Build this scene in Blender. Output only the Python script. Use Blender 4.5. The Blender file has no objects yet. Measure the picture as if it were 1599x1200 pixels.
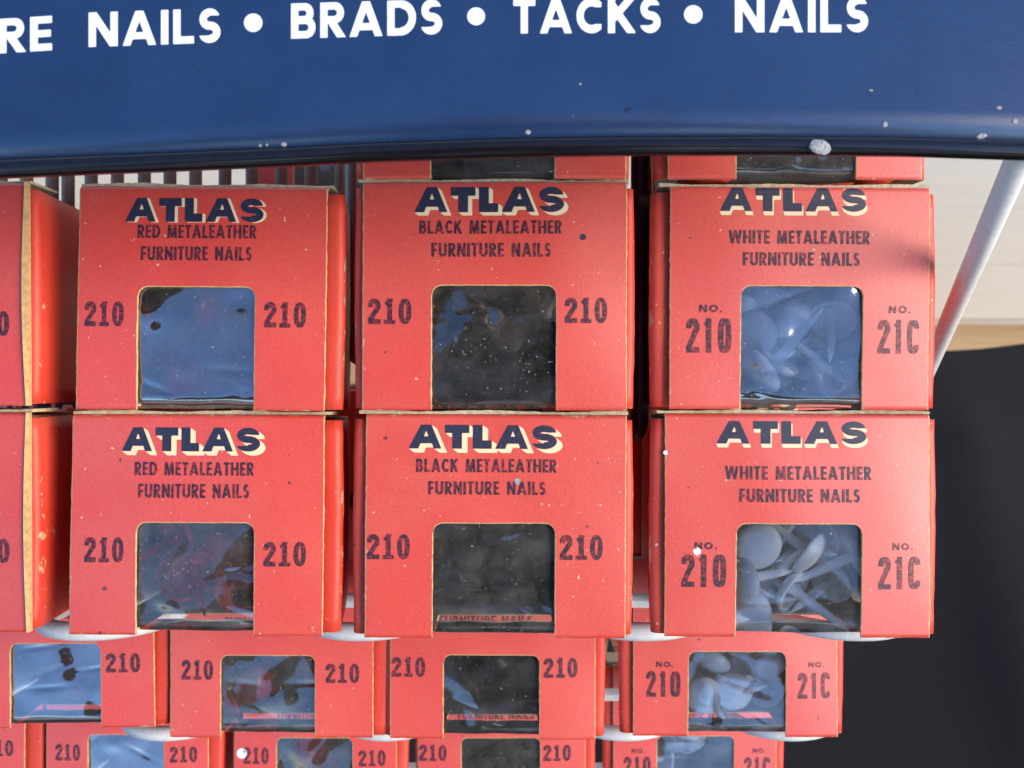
import bpy, math, random
import numpy as np
from mathutils import Vector, Matrix, noise

C = bpy.context.scene
COL = C.collection
R = math.radians

# ------------------------------------------------------------------ camera, sky, sun, exposure
TILT = 40.0          # the camera looks down onto the leaning box fronts
D = 0.200            # camera to the front of the top tier (m)
F = 1400.0           # focal length in pixels of the 1599 px wide photograph
CAM = Vector((0.0, 0.0, 1.0))
SUN_AZ, SUN_EL = 119.0, 24.0
SUN_E, SUN_ANG = 1.45, 36.0
SKY = 0.115
EXPO = 2.08

cd = bpy.data.cameras.new('camera'); co = bpy.data.objects.new('camera', cd); COL.objects.link(co)
cd.sensor_width = 36.0; cd.lens = F / 1599.0 * 36.0
cd.clip_start = 0.01; cd.clip_end = 100.0
cd.dof.use_dof = True; cd.dof.focus_distance = D; cd.dof.aperture_fstop = 30.0
co.location = CAM; co.rotation_euler = (R(90 - TILT), 0, 0)
C.camera = co

w = bpy.data.worlds.new('World'); C.world = w; w.use_nodes = True
sky = w.node_tree.nodes.new('ShaderNodeTexSky'); sky.sky_type = 'NISHITA'; sky.sun_disc = False
sky.sun_elevation = R(SUN_EL); sky.sun_rotation = R(SUN_AZ); sky.air_density = 1.0; sky.dust_density = 0.1; sky.ozone_density = 6.0; sky.altitude = 1500
w.node_tree.links.new(sky.outputs[0], w.node_tree.nodes['Background'].inputs[0])
w.node_tree.nodes['Background'].inputs[1].default_value = SKY

sd = Vector((math.sin(R(SUN_AZ)) * math.cos(R(SUN_EL)), math.cos(R(SUN_AZ)) * math.cos(R(SUN_EL)), math.sin(R(SUN_EL))))
sl = bpy.data.lights.new('sun', 'SUN'); sl.energy = SUN_E; sl.angle = R(SUN_ANG); sl.color = (1.0, 0.85, 0.62)
so = bpy.data.objects.new('sun', sl); COL.objects.link(so); so.location = sd * 5
so.rotation_euler = sd.to_track_quat('Z', 'Y').to_euler()

vs = C.view_settings
vs.view_transform = 'Standard'; vs.look = 'None'; vs.gamma = 1.0; vs.exposure = EXPO; vs.use_curve_mapping = False
C.cycles.max_bounces = 12; C.cycles.transparent_max_bounces = 24; C.cycles.use_denoising = True

# ------------------------------------------------------------------ frames
RX = Matrix.Rotation(R(-TILT), 4, 'X')
ORI = CAM + RX @ Vector((0, D, 0))
FRAME = Matrix.Translation(ORI) @ RX         # rack space: x right, y away from the viewer, z up along the box fronts

def loc(px, py, y=0.0):
    d = D + y
    return Vector(((px - 800) / F * d, y, (600 - py) / F * d))

# ------------------------------------------------------------------ object helpers
def obj(name, verts, faces, mat, parent=None, smooth=False, mi=None):
    me = bpy.data.meshes.new(name)
    me.from_pydata([tuple(v) for v in verts], [], faces)
    for m in (mat if isinstance(mat, (list, tuple)) else [mat]):
        me.materials.append(m)
    if mi is not None:
        me.polygons.foreach_set('material_index', mi)
    if smooth:
        me.polygons.foreach_set('use_smooth', [True] * len(me.polygons))
    me.update()
    o = bpy.data.objects.new(name, me); COL.objects.link(o)
    if parent is not None:
        o.parent = parent
    return o

def tag(o, label=None, cat=None, group=None, kind=None):
    if label: o['label'] = label
    if cat: o['category'] = cat
    if group: o['group'] = group
    if kind: o['kind'] = kind
    return o

def empty(name, mat):
    o = bpy.data.objects.new(name, None); COL.objects.link(o)
    o.empty_display_size = 0.01; o.matrix_world = mat
    return o

def box_geo(x0, x1, y0, y1, z0, z1):
    v = [(x, y, z) for z in (z0, z1) for y in (y0, y1) for x in (x0, x1)]
    f = [(0, 2, 3, 1), (4, 5, 7, 6), (0, 1, 5, 4), (2, 6, 7, 3), (0, 4, 6, 2), (1, 3, 7, 5)]
    return v, f

def tube(points, r, n=16, cap=True):
    pts = [Vector(p) for p in points]
    V, Fc = [], []
    up = None
    for i, p in enumerate(pts):
        t = (pts[min(i + 1, len(pts) - 1)] - pts[max(i - 1, 0)]).normalized()
        if up is None:
            up = t.orthogonal().normalized()
        up = (up - t * up.dot(t)).normalized()
        s = t.cross(up)
        rr = r[i] if isinstance(r, (list, tuple)) else r
        for k in range(n):
            a = 2 * math.pi * k / n
            V.append(p + (up * math.cos(a) + s * math.sin(a)) * rr)
    for i in range(len(pts) - 1):
        for k in range(n):
            a, b = i * n + k, i * n + (k + 1) % n
            Fc.append((a, b, b + n, a + n))
    if cap:
        Fc.append(tuple(reversed(range(n)))); Fc.append(tuple(range((len(pts) - 1) * n, len(pts) * n)))
    return V, Fc

def join(parts):
    V, Fc = [], []
    for v, f in parts:
        o = len(V); V += list(v); Fc += [tuple(i + o for i in q) for q in f]
    return V, Fc

# ------------------------------------------------------------------ materials
def mat(name):
    m = bpy.data.materials.new(name); m.use_nodes = True
    nt = m.node_tree
    return m, nt, nt.nodes['Principled BSDF']

def N(nt, t, **kw):
    n = nt.nodes.new(t)
    for k, v in kw.items():
        if k in n.inputs.keys(): n.inputs[k].default_value = v
        else: setattr(n, k, v)
    return n

def noise_n(nt, scale, detail=3.0, rough=0.55, co=None):
    n = N(nt, 'ShaderNodeTexNoise', Scale=scale, Detail=detail, Roughness=rough)
    if co is None:
        co = N(nt, 'ShaderNodeTexCoord').outputs['Object']
    nt.links.new(co, n.inputs['Vector'])
    return n

def ramp(nt, src, stops):
    r = N(nt, 'ShaderNodeValToRGB')
    e = r.color_ramp.elements
    while len(e) < len(stops): e.new(0.5)
    for el, (p, c) in zip(e, stops):
        el.position = p; el.color = (*c, 1) if len(c) == 3 else c
    nt.links.new(src, r.inputs[0])
    return r

def mixc(nt, fac, a, b, mode='MIX'):
    m = N(nt, 'ShaderNodeMix', data_type='RGBA', blend_type=mode)
    for s, i in ((fac, 0), (a, 6), (b, 7)):
        if hasattr(s, 'links'): nt.links.new(s, m.inputs[i])
        elif i == 0: m.inputs[0].default_value = s
        else: m.inputs[i].default_value = (*s, 1)
    return m.outputs[2]

def bump(nt, bsdf, src, strength, dist):
    b = N(nt, 'ShaderNodeBump', Strength=strength, Distance=dist)
    nt.links.new(src, b.inputs['Height']); nt.links.new(b.outputs[0], bsdf.inputs['Normal'])
    return b

RED = (0.68, 0.046, 0.020)
def paper_red(name, base=RED, spec=1.0, rough=0.46):
    m, nt, p = mat(name)
    tc = N(nt, 'ShaderNodeTexCoord'); oi = N(nt, 'ShaderNodeObjectInfo')
    sh = N(nt, 'ShaderNodeVectorMath', operation='MULTIPLY_ADD'); sh.inputs[1].default_value = (1, 1, 1)
    cx = N(nt, 'ShaderNodeCombineXYZ')
    for i in range(3):
        mm = N(nt, 'ShaderNodeMath', operation='MULTIPLY'); mm.inputs[1].default_value = (3.7, 5.1, 2.3)[i]
        nt.links.new(oi.outputs['Random'], mm.inputs[0]); nt.links.new(mm.outputs[0], cx.inputs[i])
    nt.links.new(tc.outputs['Object'], sh.inputs[0]); nt.links.new(cx.outputs[0], sh.inputs[2])
    vec = sh.outputs[0]
    big = noise_n(nt, 34, 3, 0.55, vec)
    fine = noise_n(nt, 2300, 3, 0.75, vec)
    c1 = ramp(nt, big.outputs[0], [(0.30, base), (0.50, (base[0] * 1.0, base[1] * 1.35, base[2] * 1.7)), (0.72, (min(base[0] * 1.02, 1), base[1] * 1.9, base[2] * 2.4))])  # random pinker mottling, painting the sky's reflected sheen into the card colour
    c2 = ramp(nt, fine.outputs[0], [(0.32, (0.74, 0.66, 0.66)), (0.70, (1.0, 1.0, 1.0))])
    c = mixc(nt, 1.0, c1.outputs[0], c2.outputs[0], 'MULTIPLY')
    # edges rubbed through to the board
    gs = N(nt, 'ShaderNodeSeparateXYZ'); nt.links.new(tc.outputs['Generated'], gs.inputs[0])
    def mth(op, x, y=None):
        q = N(nt, 'ShaderNodeMath', operation=op)
        for i, v in enumerate((x, y)):
            if v is None: continue
            if hasattr(v, 'links'): nt.links.new(v, q.inputs[i])
            else: q.inputs[i].default_value = v
        return q.outputs[0]
    ed = mth('MINIMUM', mth('MINIMUM', gs.outputs[0], mth('SUBTRACT', 1.0, gs.outputs[0])), mth('MINIMUM', gs.outputs[2], mth('SUBTRACT', 1.0, gs.outputs[2])))
    en = noise_n(nt, 190, 5, 0.7, vec)
    th = mth('MULTIPLY', mth('MAXIMUM', mth('SUBTRACT', en.outputs[0], 0.55), 0.0), 0.09)
    er = mth('LESS_THAN', ed, th)
    c = mixc(nt, er, c, (0.50, 0.27, 0.14))
    # worn specks where the print has flaked off to the paper
    sp = noise_n(nt, 900, 2, 0.5, vec)
    wear = ramp(nt, sp.outputs[0], [(0.735, (0, 0, 0)), (0.76, (1, 1, 1))])
    c = mixc(nt, wear.outputs[0], c, (0.62, 0.42, 0.30))
    dk = noise_n(nt, 420, 1, 0.4, vec)
    st = ramp(nt, dk.outputs[0], [(0.18, (1, 1, 1)), (0.215, (0, 0, 0))])
    c = mixc(nt, st.outputs[0], c, (0.12, 0.02, 0.02))
    nt.links.new(c, p.inputs['Base Color'])
    p.inputs['Roughness'].default_value = rough
    p.inputs['Specular IOR Level'].default_value = spec
    fib = noise_n(nt, 1500, 4, 0.75)
    bump(nt, p, fib.outputs[0], 0.5, 0.00008)
    return m

M = {}
M['red'] = paper_red('red_printed_card')
M['red_side'] = paper_red('red_printed_card_side', rough=0.5, spec=0.4)

def plain(name, col, rough=0.6, metal=0.0, spec=0.5, nscale=300, amt=0.15, bstr=0.0, bdist=0.0001):
    m, nt, p = mat(name)
    n = noise_n(nt, nscale, 4, 0.6)
    c = ramp(nt, n.outputs[0], [(0.3, tuple(x * (1 - amt) for x in col)), (0.7, tuple(min(1, x * (1 + amt)) for x in col))])
    nt.links.new(c.outputs[0], p.inputs['Base Color'])
    p.inputs['Roughness'].default_value = rough; p.inputs['Metallic'].default_value = metal
    p.inputs['Specular IOR Level'].default_value = spec
    if bstr: bump(nt, p, n.outputs[0], bstr, bdist)
    return m

M['kraft_edge'] = plain('raw_card_edge', (0.48, 0.29, 0.12), 0.85, nscale=900, amt=0.25, bstr=0.4)
M['kraft_flap'] = plain('grey_board_edge', (0.44, 0.34, 0.21), 0.9, nscale=900, amt=0.3, bstr=0.5)
M['inside'] = plain('grey_board_inside', (0.60, 0.56, 0.50), 0.9, nscale=500, amt=0.2, bstr=0.3)

def ink(name, col, under=RED, lo=0.30, hi=0.42, scale=1500):
    m, nt, p = mat(name)
    tc = N(nt, 'ShaderNodeTexCoord'); oi = N(nt, 'ShaderNodeObjectInfo'); ad = N(nt, 'ShaderNodeVectorMath', operation='ADD')
    nt.links.new(tc.outputs['Object'], ad.inputs[0]); nt.links.new(oi.outputs['Random'], ad.inputs[1])
    n = noise_n(nt, scale, 3, 0.65, ad.outputs[0])
    c = ramp(nt, n.outputs[0], [(lo, tuple(0.45 * u + 0.55 * k for u, k in zip(under, col))), (hi, col)])
    nt.links.new(c.outputs[0], p.inputs['Base Color'])
    p.inputs['Roughness'].default_value = 0.5
    return m
M['ink_title'] = ink('navy_title_ink', (0.013, 0.017, 0.040), (0.2, 0.06, 0.08))
M['ink_text'] = ink('purple_stamp_ink', (0.026, 0.010, 0.020), RED, 0.36, 0.50)
M['ink_number'] = ink('purple_number_ink', (0.028, 0.011, 0.020), RED, 0.36, 0.52)
M['ink_faded'] = ink('faded_number_ink', (0.045, 0.012, 0.022), RED, 0.38, 0.55)
M['cream'] = ink('cream_title_print', (0.72, 0.58, 0.34), (0.65, 0.3, 0.15), 0.2, 0.35)

def film(name, gain, dust, rough=0.03):
    m, nt, p = mat(name)
    out = nt.nodes['Material Output']; nt.nodes.remove(p)
    tr = N(nt, 'ShaderNodeBsdfTransparent'); tr.inputs[0].default_value = (0.97, 0.97, 0.97, 1)
    gl = N(nt, 'ShaderNodeBsdfGlossy'); gl.inputs['Roughness'].default_value = rough; gl.inputs[0].default_value = (1, 1, 1, 1)
    fr = N(nt, 'ShaderNodeFresnel', IOR=1.5)
    mu = N(nt, 'ShaderNodeMath', operation='MULTIPLY', use_clamp=True); mu.inputs[1].default_value = gain
    nt.links.new(fr.outputs[0], mu.inputs[0])
    s1 = N(nt, 'ShaderNodeMixShader')
    nt.links.new(mu.outputs[0], s1.inputs[0]); nt.links.new(tr.outputs[0], s1.inputs[1]); nt.links.new(gl.outputs[0], s1.inputs[2])
    df = N(nt, 'ShaderNodeBsdfDiffuse'); df.inputs[0].default_value = (0.55, 0.53, 0.48, 1)
    n1 = noise_n(nt, 130, 4, 0.65); n2 = noise_n(nt, 1800, 2, 0.6)
    r1 = ramp(nt, n1.outputs[0], [(0.35, (dust * 0.35,) * 3), (0.75, (dust * 1.5,) * 3)])
    r2 = ramp(nt, n2.outputs[0], [(0.68, (0, 0, 0)), (0.74, (0.5, 0.5, 0.5))])
    ad = N(nt, 'ShaderNodeMath', operation='ADD', use_clamp=True)
    nt.links.new(r1.outputs[0], ad.inputs[0]); nt.links.new(r2.outputs[0], ad.inputs[1])
    s2 = N(nt, 'ShaderNodeMixShader')
    nt.links.new(ad.outputs[0], s2.inputs[0]); nt.links.new(s1.outputs[0], s2.inputs[1]); nt.links.new(df.outputs[0], s2.inputs[2])
    nt.links.new(s2.outputs[0], out.inputs[0])
    return m
M['film_clear'] = film('clear_film', 2.1, 0.07, 0.04)
M['film_shiny'] = film('shiny_film', 6.0, 0.04, 0.05)
M['film_thin'] = film('thin_clear_film', 1.3, 0.06, 0.04)
M['film_veiled'] = film('veiled_film', 3.6, 0.05, 0.06)
M['film_dusty'] = film('dusty_film', 2.3, 0.045, 0.07)

def enamel(name, col, rough=0.35, spec=0.5, nscale=250):
    m = plain(name, col, rough, 0, spec, nscale, 0.12)
    return m
M['nail_white'] = enamel('white_enamel', (0.90, 0.90, 0.90), 0.4)
M['nail_red'] = enamel('red_enamel', (0.45, 0.016, 0.012), 0.3)
M['nail_black'] = enamel('black_enamel', (0.012, 0.012, 0.016), 0.3)

def wire_mat(name, col, chip):
    m, nt, p = mat(name)
    n = noise_n(nt, 700, 4, 0.7); n2 = noise_n(nt, 2200, 2, 0.6)
    c = ramp(nt, n.outputs[0], [(0.27, chip), (0.34, tuple(x * 0.85 for x in col)), (0.7, col)])
    d = ramp(nt, n2.outputs[0], [(0.24, (0.5, 0.48, 0.45)), (0.34, (1, 1, 1))])
    c = mixc(nt, 1.0, c.outputs[0], d.outputs[0], 'MULTIPLY')
    nt.links.new(c, p.inputs['Base Color']); p.inputs['Roughness'].default_value = 0.38
    bump(nt, p, n.outputs[0], 0.25, 0.0001)
    return m
M['wire_white'] = wire_mat('white_painted_wire', (0.64, 0.63, 0.60), (0.42, 0.38, 0.32))
M['wire_dull'] = wire_mat('dull_bronze_wire', (0.30, 0.27, 0.19), (0.05, 0.035, 0.03))
M['wire_dark'] = wire_mat('dark_wire', (0.045, 0.035, 0.035), (0.02, 0.015, 0.015))

def sign_mat():
    m, nt, p = mat('navy_gloss_enamel')
    tc = N(nt, 'ShaderNodeTexCoord').outputs['Object']
    n = noise_n(nt, 70, 5, 0.6, tc)
    c = ramp(nt, n.outputs[0], [(0.3, (0.007, 0.022, 0.068)), (0.7, (0.011, 0.031, 0.086))])
    sp = noise_n(nt, 330, 1.5, 0.45, tc)
    s1 = ramp(nt, sp.outputs[0], [(0.80, (0, 0, 0)), (0.84, (0.6, 0.6, 0.6))])
    cc = mixc(nt, s1.outputs[0], c.outputs[0], (0.45, 0.47, 0.50))
    dk = ramp(nt, sp.outputs[0], [(0.20, (1, 1, 1)), (0.24, (0, 0, 0))])
    cc = mixc(nt, dk.outputs[0], cc, (0.008, 0.010, 0.030))
    nt.links.new(cc, p.inputs['Base Color'])
    mp = N(nt, 'ShaderNodeMapping'); mp.inputs['Scale'].default_value = (1, 1, 14)
    nt.links.new(tc, mp.inputs[0])
    sc = noise_n(nt, 260, 4, 0.7, mp.outputs[0])
    rr = ramp(nt, sc.outputs[0], [(0.3, (0.22,) * 3), (0.75, (0.29,) * 3)])
    nt.links.new(rr.outputs[0], p.inputs['Roughness'])
    p.inputs['Specular IOR Level'].default_value = 0.85
    bump(nt, p, n.outputs[0], 0.04, 0.0002)
    return m
M['sign'] = sign_mat()
M['sign_rim'] = plain('chipped_black_enamel', (0.007, 0.006, 0.008), 0.16, 0, 0.45, 500, 0.3)
M['sign_text'] = ink('white_sign_print', (0.72, 0.735, 0.75), (0.30, 0.34, 0.45), 0.26, 0.36, 900)
M['chip'] = plain('grey_paint_drip', (0.30, 0.295, 0.285), 0.7, nscale=2200, amt=0.55, bstr=0.8, bdist=0.0004)

# ------------------------------------------------------------------ printed lettering (signed distance shapes, contoured)
def seg(X, Y, x0, y0, x1, y1, t, ext=0.0):
    dx, dy = x1 - x0, y1 - y0; L = math.hypot(dx, dy); dx /= L; dy /= L
    u = (X - x0) * dx + (Y - y0) * dy; v = -(X - x0) * dy + (Y - y0) * dx
    return np.maximum(np.abs(v) - t, np.maximum(-ext - u, u - L - ext))
def ell(X, Y, cx, cy, a, b, p=2.0):
    return ((np.abs((X - cx) / a) ** p + np.abs((Y - cy) / b) ** p) ** (1 / p) - 1) * min(a, b)
def ring(X, Y, cx, cy, a, b, t, p=2.0):
    o = ell(X, Y, cx, cy, a, b, p)
    if a - 2 * t < .02 or b - 2 * t < .02: return o
    return np.maximum(o, -ell(X, Y, cx, cy, a - 2 * t, b - 2 * t, p))
def rect(X, Y, x0, x1, y0, y1):
    return np.maximum(np.maximum(x0 - X, X - x1), np.maximum(y0 - Y, Y - y1))
def mn(*a):
    r = a[0]
    for b in a[1:]: r = np.minimum(r, b)
    return r
def mx(*a):
    r = a[0]
    for b in a[1:]: r = np.maximum(r, b)
    return r

# glyph(ch) -> width, function; cap height 1; t = half stroke, k = width factor
def glyph(ch, t, k, style):
    band = lambda X, Y: np.maximum(-Y, Y - 1)
    T = 2 * t
    if ch == ' ': return 0.42 * k + 0.1, None
    if ch == 'I': return T, lambda X, Y: rect(X, Y, 0, T, 0, 1)
    if ch == 'L':
        W = 0.55 * k + t
        return W, lambda X, Y: mn(rect(X, Y, 0, T, 0, 1), rect(X, Y, 0, W, 0, T * 0.92))
    if ch == 'E':
        W = 0.55 * k + t
        return W, lambda X, Y: mn(rect(X, Y, 0, T, 0, 1), rect(X, Y, 0, W, 0, T * .88), rect(X, Y, 0, W, 1 - T * .88, 1), rect(X, Y, 0, W * .95, .5 - t * .88, .5 + t * .88))
    if ch == 'F':
        W = 0.53 * k + t
        return W, lambda X, Y: mn(rect(X, Y, 0, T, 0, 1), rect(X, Y, 0, W, 1 - T * .88, 1), rect(X, Y, 0, W * .93, .48 - t * .88, .48 + t * .88))
    if ch == 'T':
        W = 0.62 * k + t
        if style == 'atlas': W = 0.95
        return W, lambda X, Y: mn(rect(X, Y, W / 2 - t, W / 2 + t, 0, 1), rect(X, Y, 0, W, 1 - T * .92, 1))
    if ch == 'H':
        W = 0.68 * k + T
        return W, lambda X, Y: mn(rect(X, Y, 0, T, 0, 1), rect(X, Y, W - T, W, 0, 1), rect(X, Y, 0, W, .5 - t * .88, .5 + t * .88))
    if ch == 'N':
        W = 0.70 * k + T
        return W, lambda X, Y: mn(rect(X, Y, 0, T, 0, 1), rect(X, Y, W - T, W, 0, 1), mx(seg(X, Y, t * .9, 1, W - t * .9, 0, t * 1.02, 1), band(X, Y), -X, X - W))
    if ch == 'U':
        W = 0.66 * k + T; b = W * 0.5
        return W, lambda X, Y: mn(rect(X, Y, 0, T, b, 1), rect(X, Y, W - T, W, b, 1), mx(ring(X, Y, W / 2, b, W / 2, b, t), Y - b))
    if ch == 'A':
        if style == 'atlas':
            W = 1.28; tp = 0.20
            def fa(X, Y):
                cx = W / 2 + 0.05
                outer = mx(seg(X, Y, cx, 0, cx, 1, 2), band(X, Y), (cx - X) - (tp + (W / 2 - tp + .05) * (1 - Y)) , (X - cx) - (tp + (W / 2 - tp - .05) * (1 - Y)))
                cnt = mx(np.abs(X - cx) - (0.78 - Y) * 0.36, .50 - Y)
                notch = mx(np.abs(X - cx) - (0.86 - Y) * 0.36, Y - .22)
                return mx(outer, -cnt, -notch)
            return W, fa
        W = 0.84 * k + T
        return W, lambda X, Y: mn(mx(mn(seg(X, Y, t, 0, W / 2, 1.0, t, 1), seg(X, Y, W - t, 0, W / 2, 1.0, t, 1)), band(X, Y), 
                                       (W / 2 - X) - (t * 1.15 + (W / 2 - t * 1.15) * (1 - Y)), (X - W / 2) - (t * 1.15 + (W / 2 - t * 1.15) * (1 - Y))),
                                  mx(rect(X, Y, 0, W, .18, .18 + T * .85), np.abs(X - W / 2) - (W / 2 - t) * (1 - Y)))
    if ch == 'M':
        W = 0.95 * k + T
        def fm(X, Y):
            c = W / 2; s = .10 * k
            return mx(mn(seg(X, Y, t, 0, t + s, 1, t, 1), seg(X, Y, W - t, 0, W - t - s, 1, t, 1), seg(X, Y, t + s, 1, c, .12, t * .95, 1), seg(X, Y, W - t - s, 1, c, .12, t * .95, 1)), band(X, Y), 
                      -mx(Y - .0, -Y), -X, X - W)
        def fm2(X, Y):
            c = W / 2; s = .10 * k
            dg = mx(mn(mx(seg(X, Y, t + s, 1, c, .08, t * .95, 1), X - c - t * .4), mx(seg(X, Y, W - t - s, 1, c, .08, t * .95, 1), c - X - t * .4)), band(X, Y), s - X + (1 - Y) * 0, X - W + s)
            return mn(mx(mn(seg(X, Y, t, 0, t + s, 1, t, 1), seg(X, Y, W - t, 0, W - t - s, 1, t, 1)), band(X, Y)), dg)
        return W, fm2
    if ch == 'W':
        W = 1.30 * k + T
        def fw(X, Y):
            c = W / 2; q = W * .27
            a = mn(mx(seg(X, Y, t, 1, q, 0, t * .95, 1), X - c * .62), mx(seg(X, Y, q, 0, c, 1, t * .9, 1), X - c - t * .5), mx(seg(X, Y, c, 1, W - q, 0, t * .9, 1), c - X - t * .5), mx(seg(X, Y, W - q, 0, W - t, 1, t * .95, 1), W - c * .62 - X))
            return mx(a, band(X, Y))
        return W, fw
    if ch == 'K':
        W = 0.68 * k + T
        return W, lambda X, Y: mn(rect(X, Y, 0, T, 0, 1), mx(mn(seg(X, Y, t, .36, W - t * 1.2, 1.0, t * .95, .6), seg(X, Y, T * .9 + .12 * k, .56, W - t, 0, t, .6)), band(X, Y), t - X, np.where(Y < .5, X - W, X - W)))
    if ch in 'RBPD':
        if ch == 'D':
            W = 0.70 * k + T
            return W, lambda X, Y: mn(rect(X, Y, 0, T, 0, 1), mx(ring(X, Y, W - .5 * max(.75, k), .5, .5 * max(.75, k), .5, t), W - .5 * max(.75, k) - X), 
                                      rect(X, Y, 0, W - .5 * max(.75, k) + .01, 0, T * .88), rect(X, Y, 0, W - .5 * max(.75, k) + .01, 1 - T * .88, 1))
        W = 0.56 * k + T; m = .46
        def bowl(X, Y, y0, y1, W):
            b = (y1 - y0) / 2; cx = W - b * .95
            return mn(mx(ring(X, Y, cx, (y0 + y1) / 2, b * .95, b, t * .95), cx - X), rect(X, Y, 0, cx + .005, y0, y0 + T * .88), rect(X, Y, 0, cx + .005, y1 - T * .88, y1))
        if ch == 'R':
            return W, lambda X, Y: mn(rect(X, Y, 0, T, 0, 1), bowl(X, Y, .40, 1, W * .97), mx(seg(X, Y, W * .42, .5, W - t * .9, 0, t, .4), band(X, Y), Y - .5))
        return W, lambda X, Y: mn(rect(X, Y, 0, T, 0, 1), bowl(X, Y, .52 - t * .8, 1, W * .92), bowl(X, Y, 0, .52 + t * .8, W))
    if ch == 'C':
        if style == 'gothic':
            W = .62 * k
            return W, lambda X, Y: mx(ring(X, Y, W / 2, .5, W / 2, .5, t, 3.2), -mx(rect(X, Y, W - T * 1.15, W + 1, .27, .74)))
        W = 0.78 * k + t
        a = W * .56
        return W, lambda X, Y: mx(ring(X, Y, a, .5, a, .5, t), X - W * .93, -mx(W * .5 - X, np.abs(Y - .5) - .24))
    if ch == 'O':
        W = 0.95 * k + t
        return W, lambda X, Y: ring(X, Y, W / 2, .5, W / 2, .5, t)
    if ch == '0':
        W = .62 * k
        if style == 'gothic':
            return W, lambda X, Y: ring(X, Y, W / 2, .5, W / 2, .5, t, 3.2)
        def f0(X, Y):
            return mx(ell(X, Y, W / 2, .5, W / 2, .5, 2.3), -ell(X, Y, W / 2, .5, W / 2 - T, .5 - T * .85, 2.3))
        return W, f0
    if ch == 'S':
        W = 0.58 * k + t
        if style == 'atlas': W = 0.98; t = .140; T = 2 * t
        def fs(X, Y):
            ry = (1 + T) / 4; cu, cl = 1 - ry, ry; cx = W / 2
            u = mx(ring(X, Y, cx, cu, W * .47, ry, t), -mx(cx - X, Y - cu - (.10 if style != 'atlas' else .02)))
            l = mx(ring(X, Y, cx, cl, W * .5, ry, t), -mx(X - cx, cl - .09 - Y))
            return mn(u, l)
        return W, fs
    if ch == '2':
        W = .62 * k
        def f2(X, Y):
            ry = .30 if style != 'gothic' else .26; cy = 1 - ry; a = W / 2
            arc = mx(ring(X, Y, a, cy, a, ry, t, 2.2), -mx(X - a, Y - (cy - .04)), -mx(a - X, Y - (cy - .14)))
            dg = mx(seg(X, Y, W - t * 1.05, cy - .05, t * .9, T * .8, t * .92, .12), Y - cy + .06, -Y, -X)
            return mn(arc, dg, rect(X, Y, 0, W, 0, T * .95))
        return W, f2
    if ch == '1':
        W = .50 * k if style != 'gothic' else .42 * k
        def f1(X, Y):
            sx = W * .55
            st = rect(X, Y, sx - t, sx + t, 0, 1)
            fl = mx(seg(X, Y, sx - .2 * k, .77, sx + t, 1.0, t * .75, .0), Y - 1)
            if style == 'gothic':
                fl = rect(X, Y, sx - .22 * k, sx, .80, .88)
                return mn(st, fl)
            return mn(st, fl, rect(X, Y, 0, W * 1.1, 0, T * .8))
        return W * 1.1 if style != 'gothic' else W + t * .4, f1
    if ch == '.':
        return T * 1.1, lambda X, Y: ell(X, Y, t, t, t, t)
    if ch == '*':
        return .50, lambda X, Y: ell(X, Y, .25, .5, .25, .25)
    raise KeyError(ch)

def contour(fx, W, H, res, x_off=0, y_off=0):
    """marching squares of a distance field over [0,W]x[0,H] -> 2D verts and faces"""
    m = 0.06
    nx, ny = int((W + 2 * m) * res) + 2, int((H + 2 * m) * res) + 2
    xs = x_off - m + np.arange(nx + 1) / res; ys = y_off - m + np.arange(ny + 1) / res
    X, Y = np.meshgrid(xs, ys, indexing='ij')
    Fv = fx(X, Y)
    V, Fc = [], []
    for j in range(ny):
        run = None
        for i in range(nx + 1):
            full = i < nx and Fv[i, j] < 0 and Fv[i + 1, j] < 0 and Fv[i, j + 1] < 0 and Fv[i + 1, j + 1] < 0
            if full and run is None: run = i
            if run is not None and (not full or i - run >= 6):
                o = len(V); V += [(xs[run], ys[j]), (xs[i], ys[j]), (xs[i], ys[j + 1]), (xs[run], ys[j + 1])]
                Fc.append((o, o + 1, o + 2, o + 3)); run = i if full else None
            if i < nx and not full:
                c = [(i, j), (i + 1, j), (i + 1, j + 1), (i, j + 1)]
                vals = [Fv[a, b] for a, b in c]
                if min(vals) >= 0: continue
                poly = []
                for q in range(4):
                    a, b = c[q], c[(q + 1) % 4]; va, vb = vals[q], vals[(q + 1) % 4]
                    if va < 0: poly.append((xs[a[0]], ys[a[1]]))
                    if (va < 0) != (vb < 0):
                        s = va / (va - vb)
                        poly.append((xs[a[0]] + s * (xs[b[0]] - xs[a[0]]), ys[a[1]] + s * (ys[b[1]] - ys[a[1]])))
                if len(poly) >= 3:
                    o = len(V); V += poly; Fc.append(tuple(range(o, o + len(poly))))
    return V, Fc

def line_field(text, t, k, gap, style):
    items = []; x = 0
    for ch in text:
        g, f = glyph(ch, t, k, style)
        if f is not None: items.append((x, g, f))
        x += g + gap
    W = x - gap
    def field(X, Y):
        r = np.full(X.shape, 9.0)
        for x0, g, f in items:
            s = (X[:, 0] > x0 - .3) & (X[:, 0] < x0 + g + .3)
            if s.any():
                r[s] = np.minimum(r[s], f(X[s] - x0, Y[s]))
        return r
    return field, W

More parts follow.
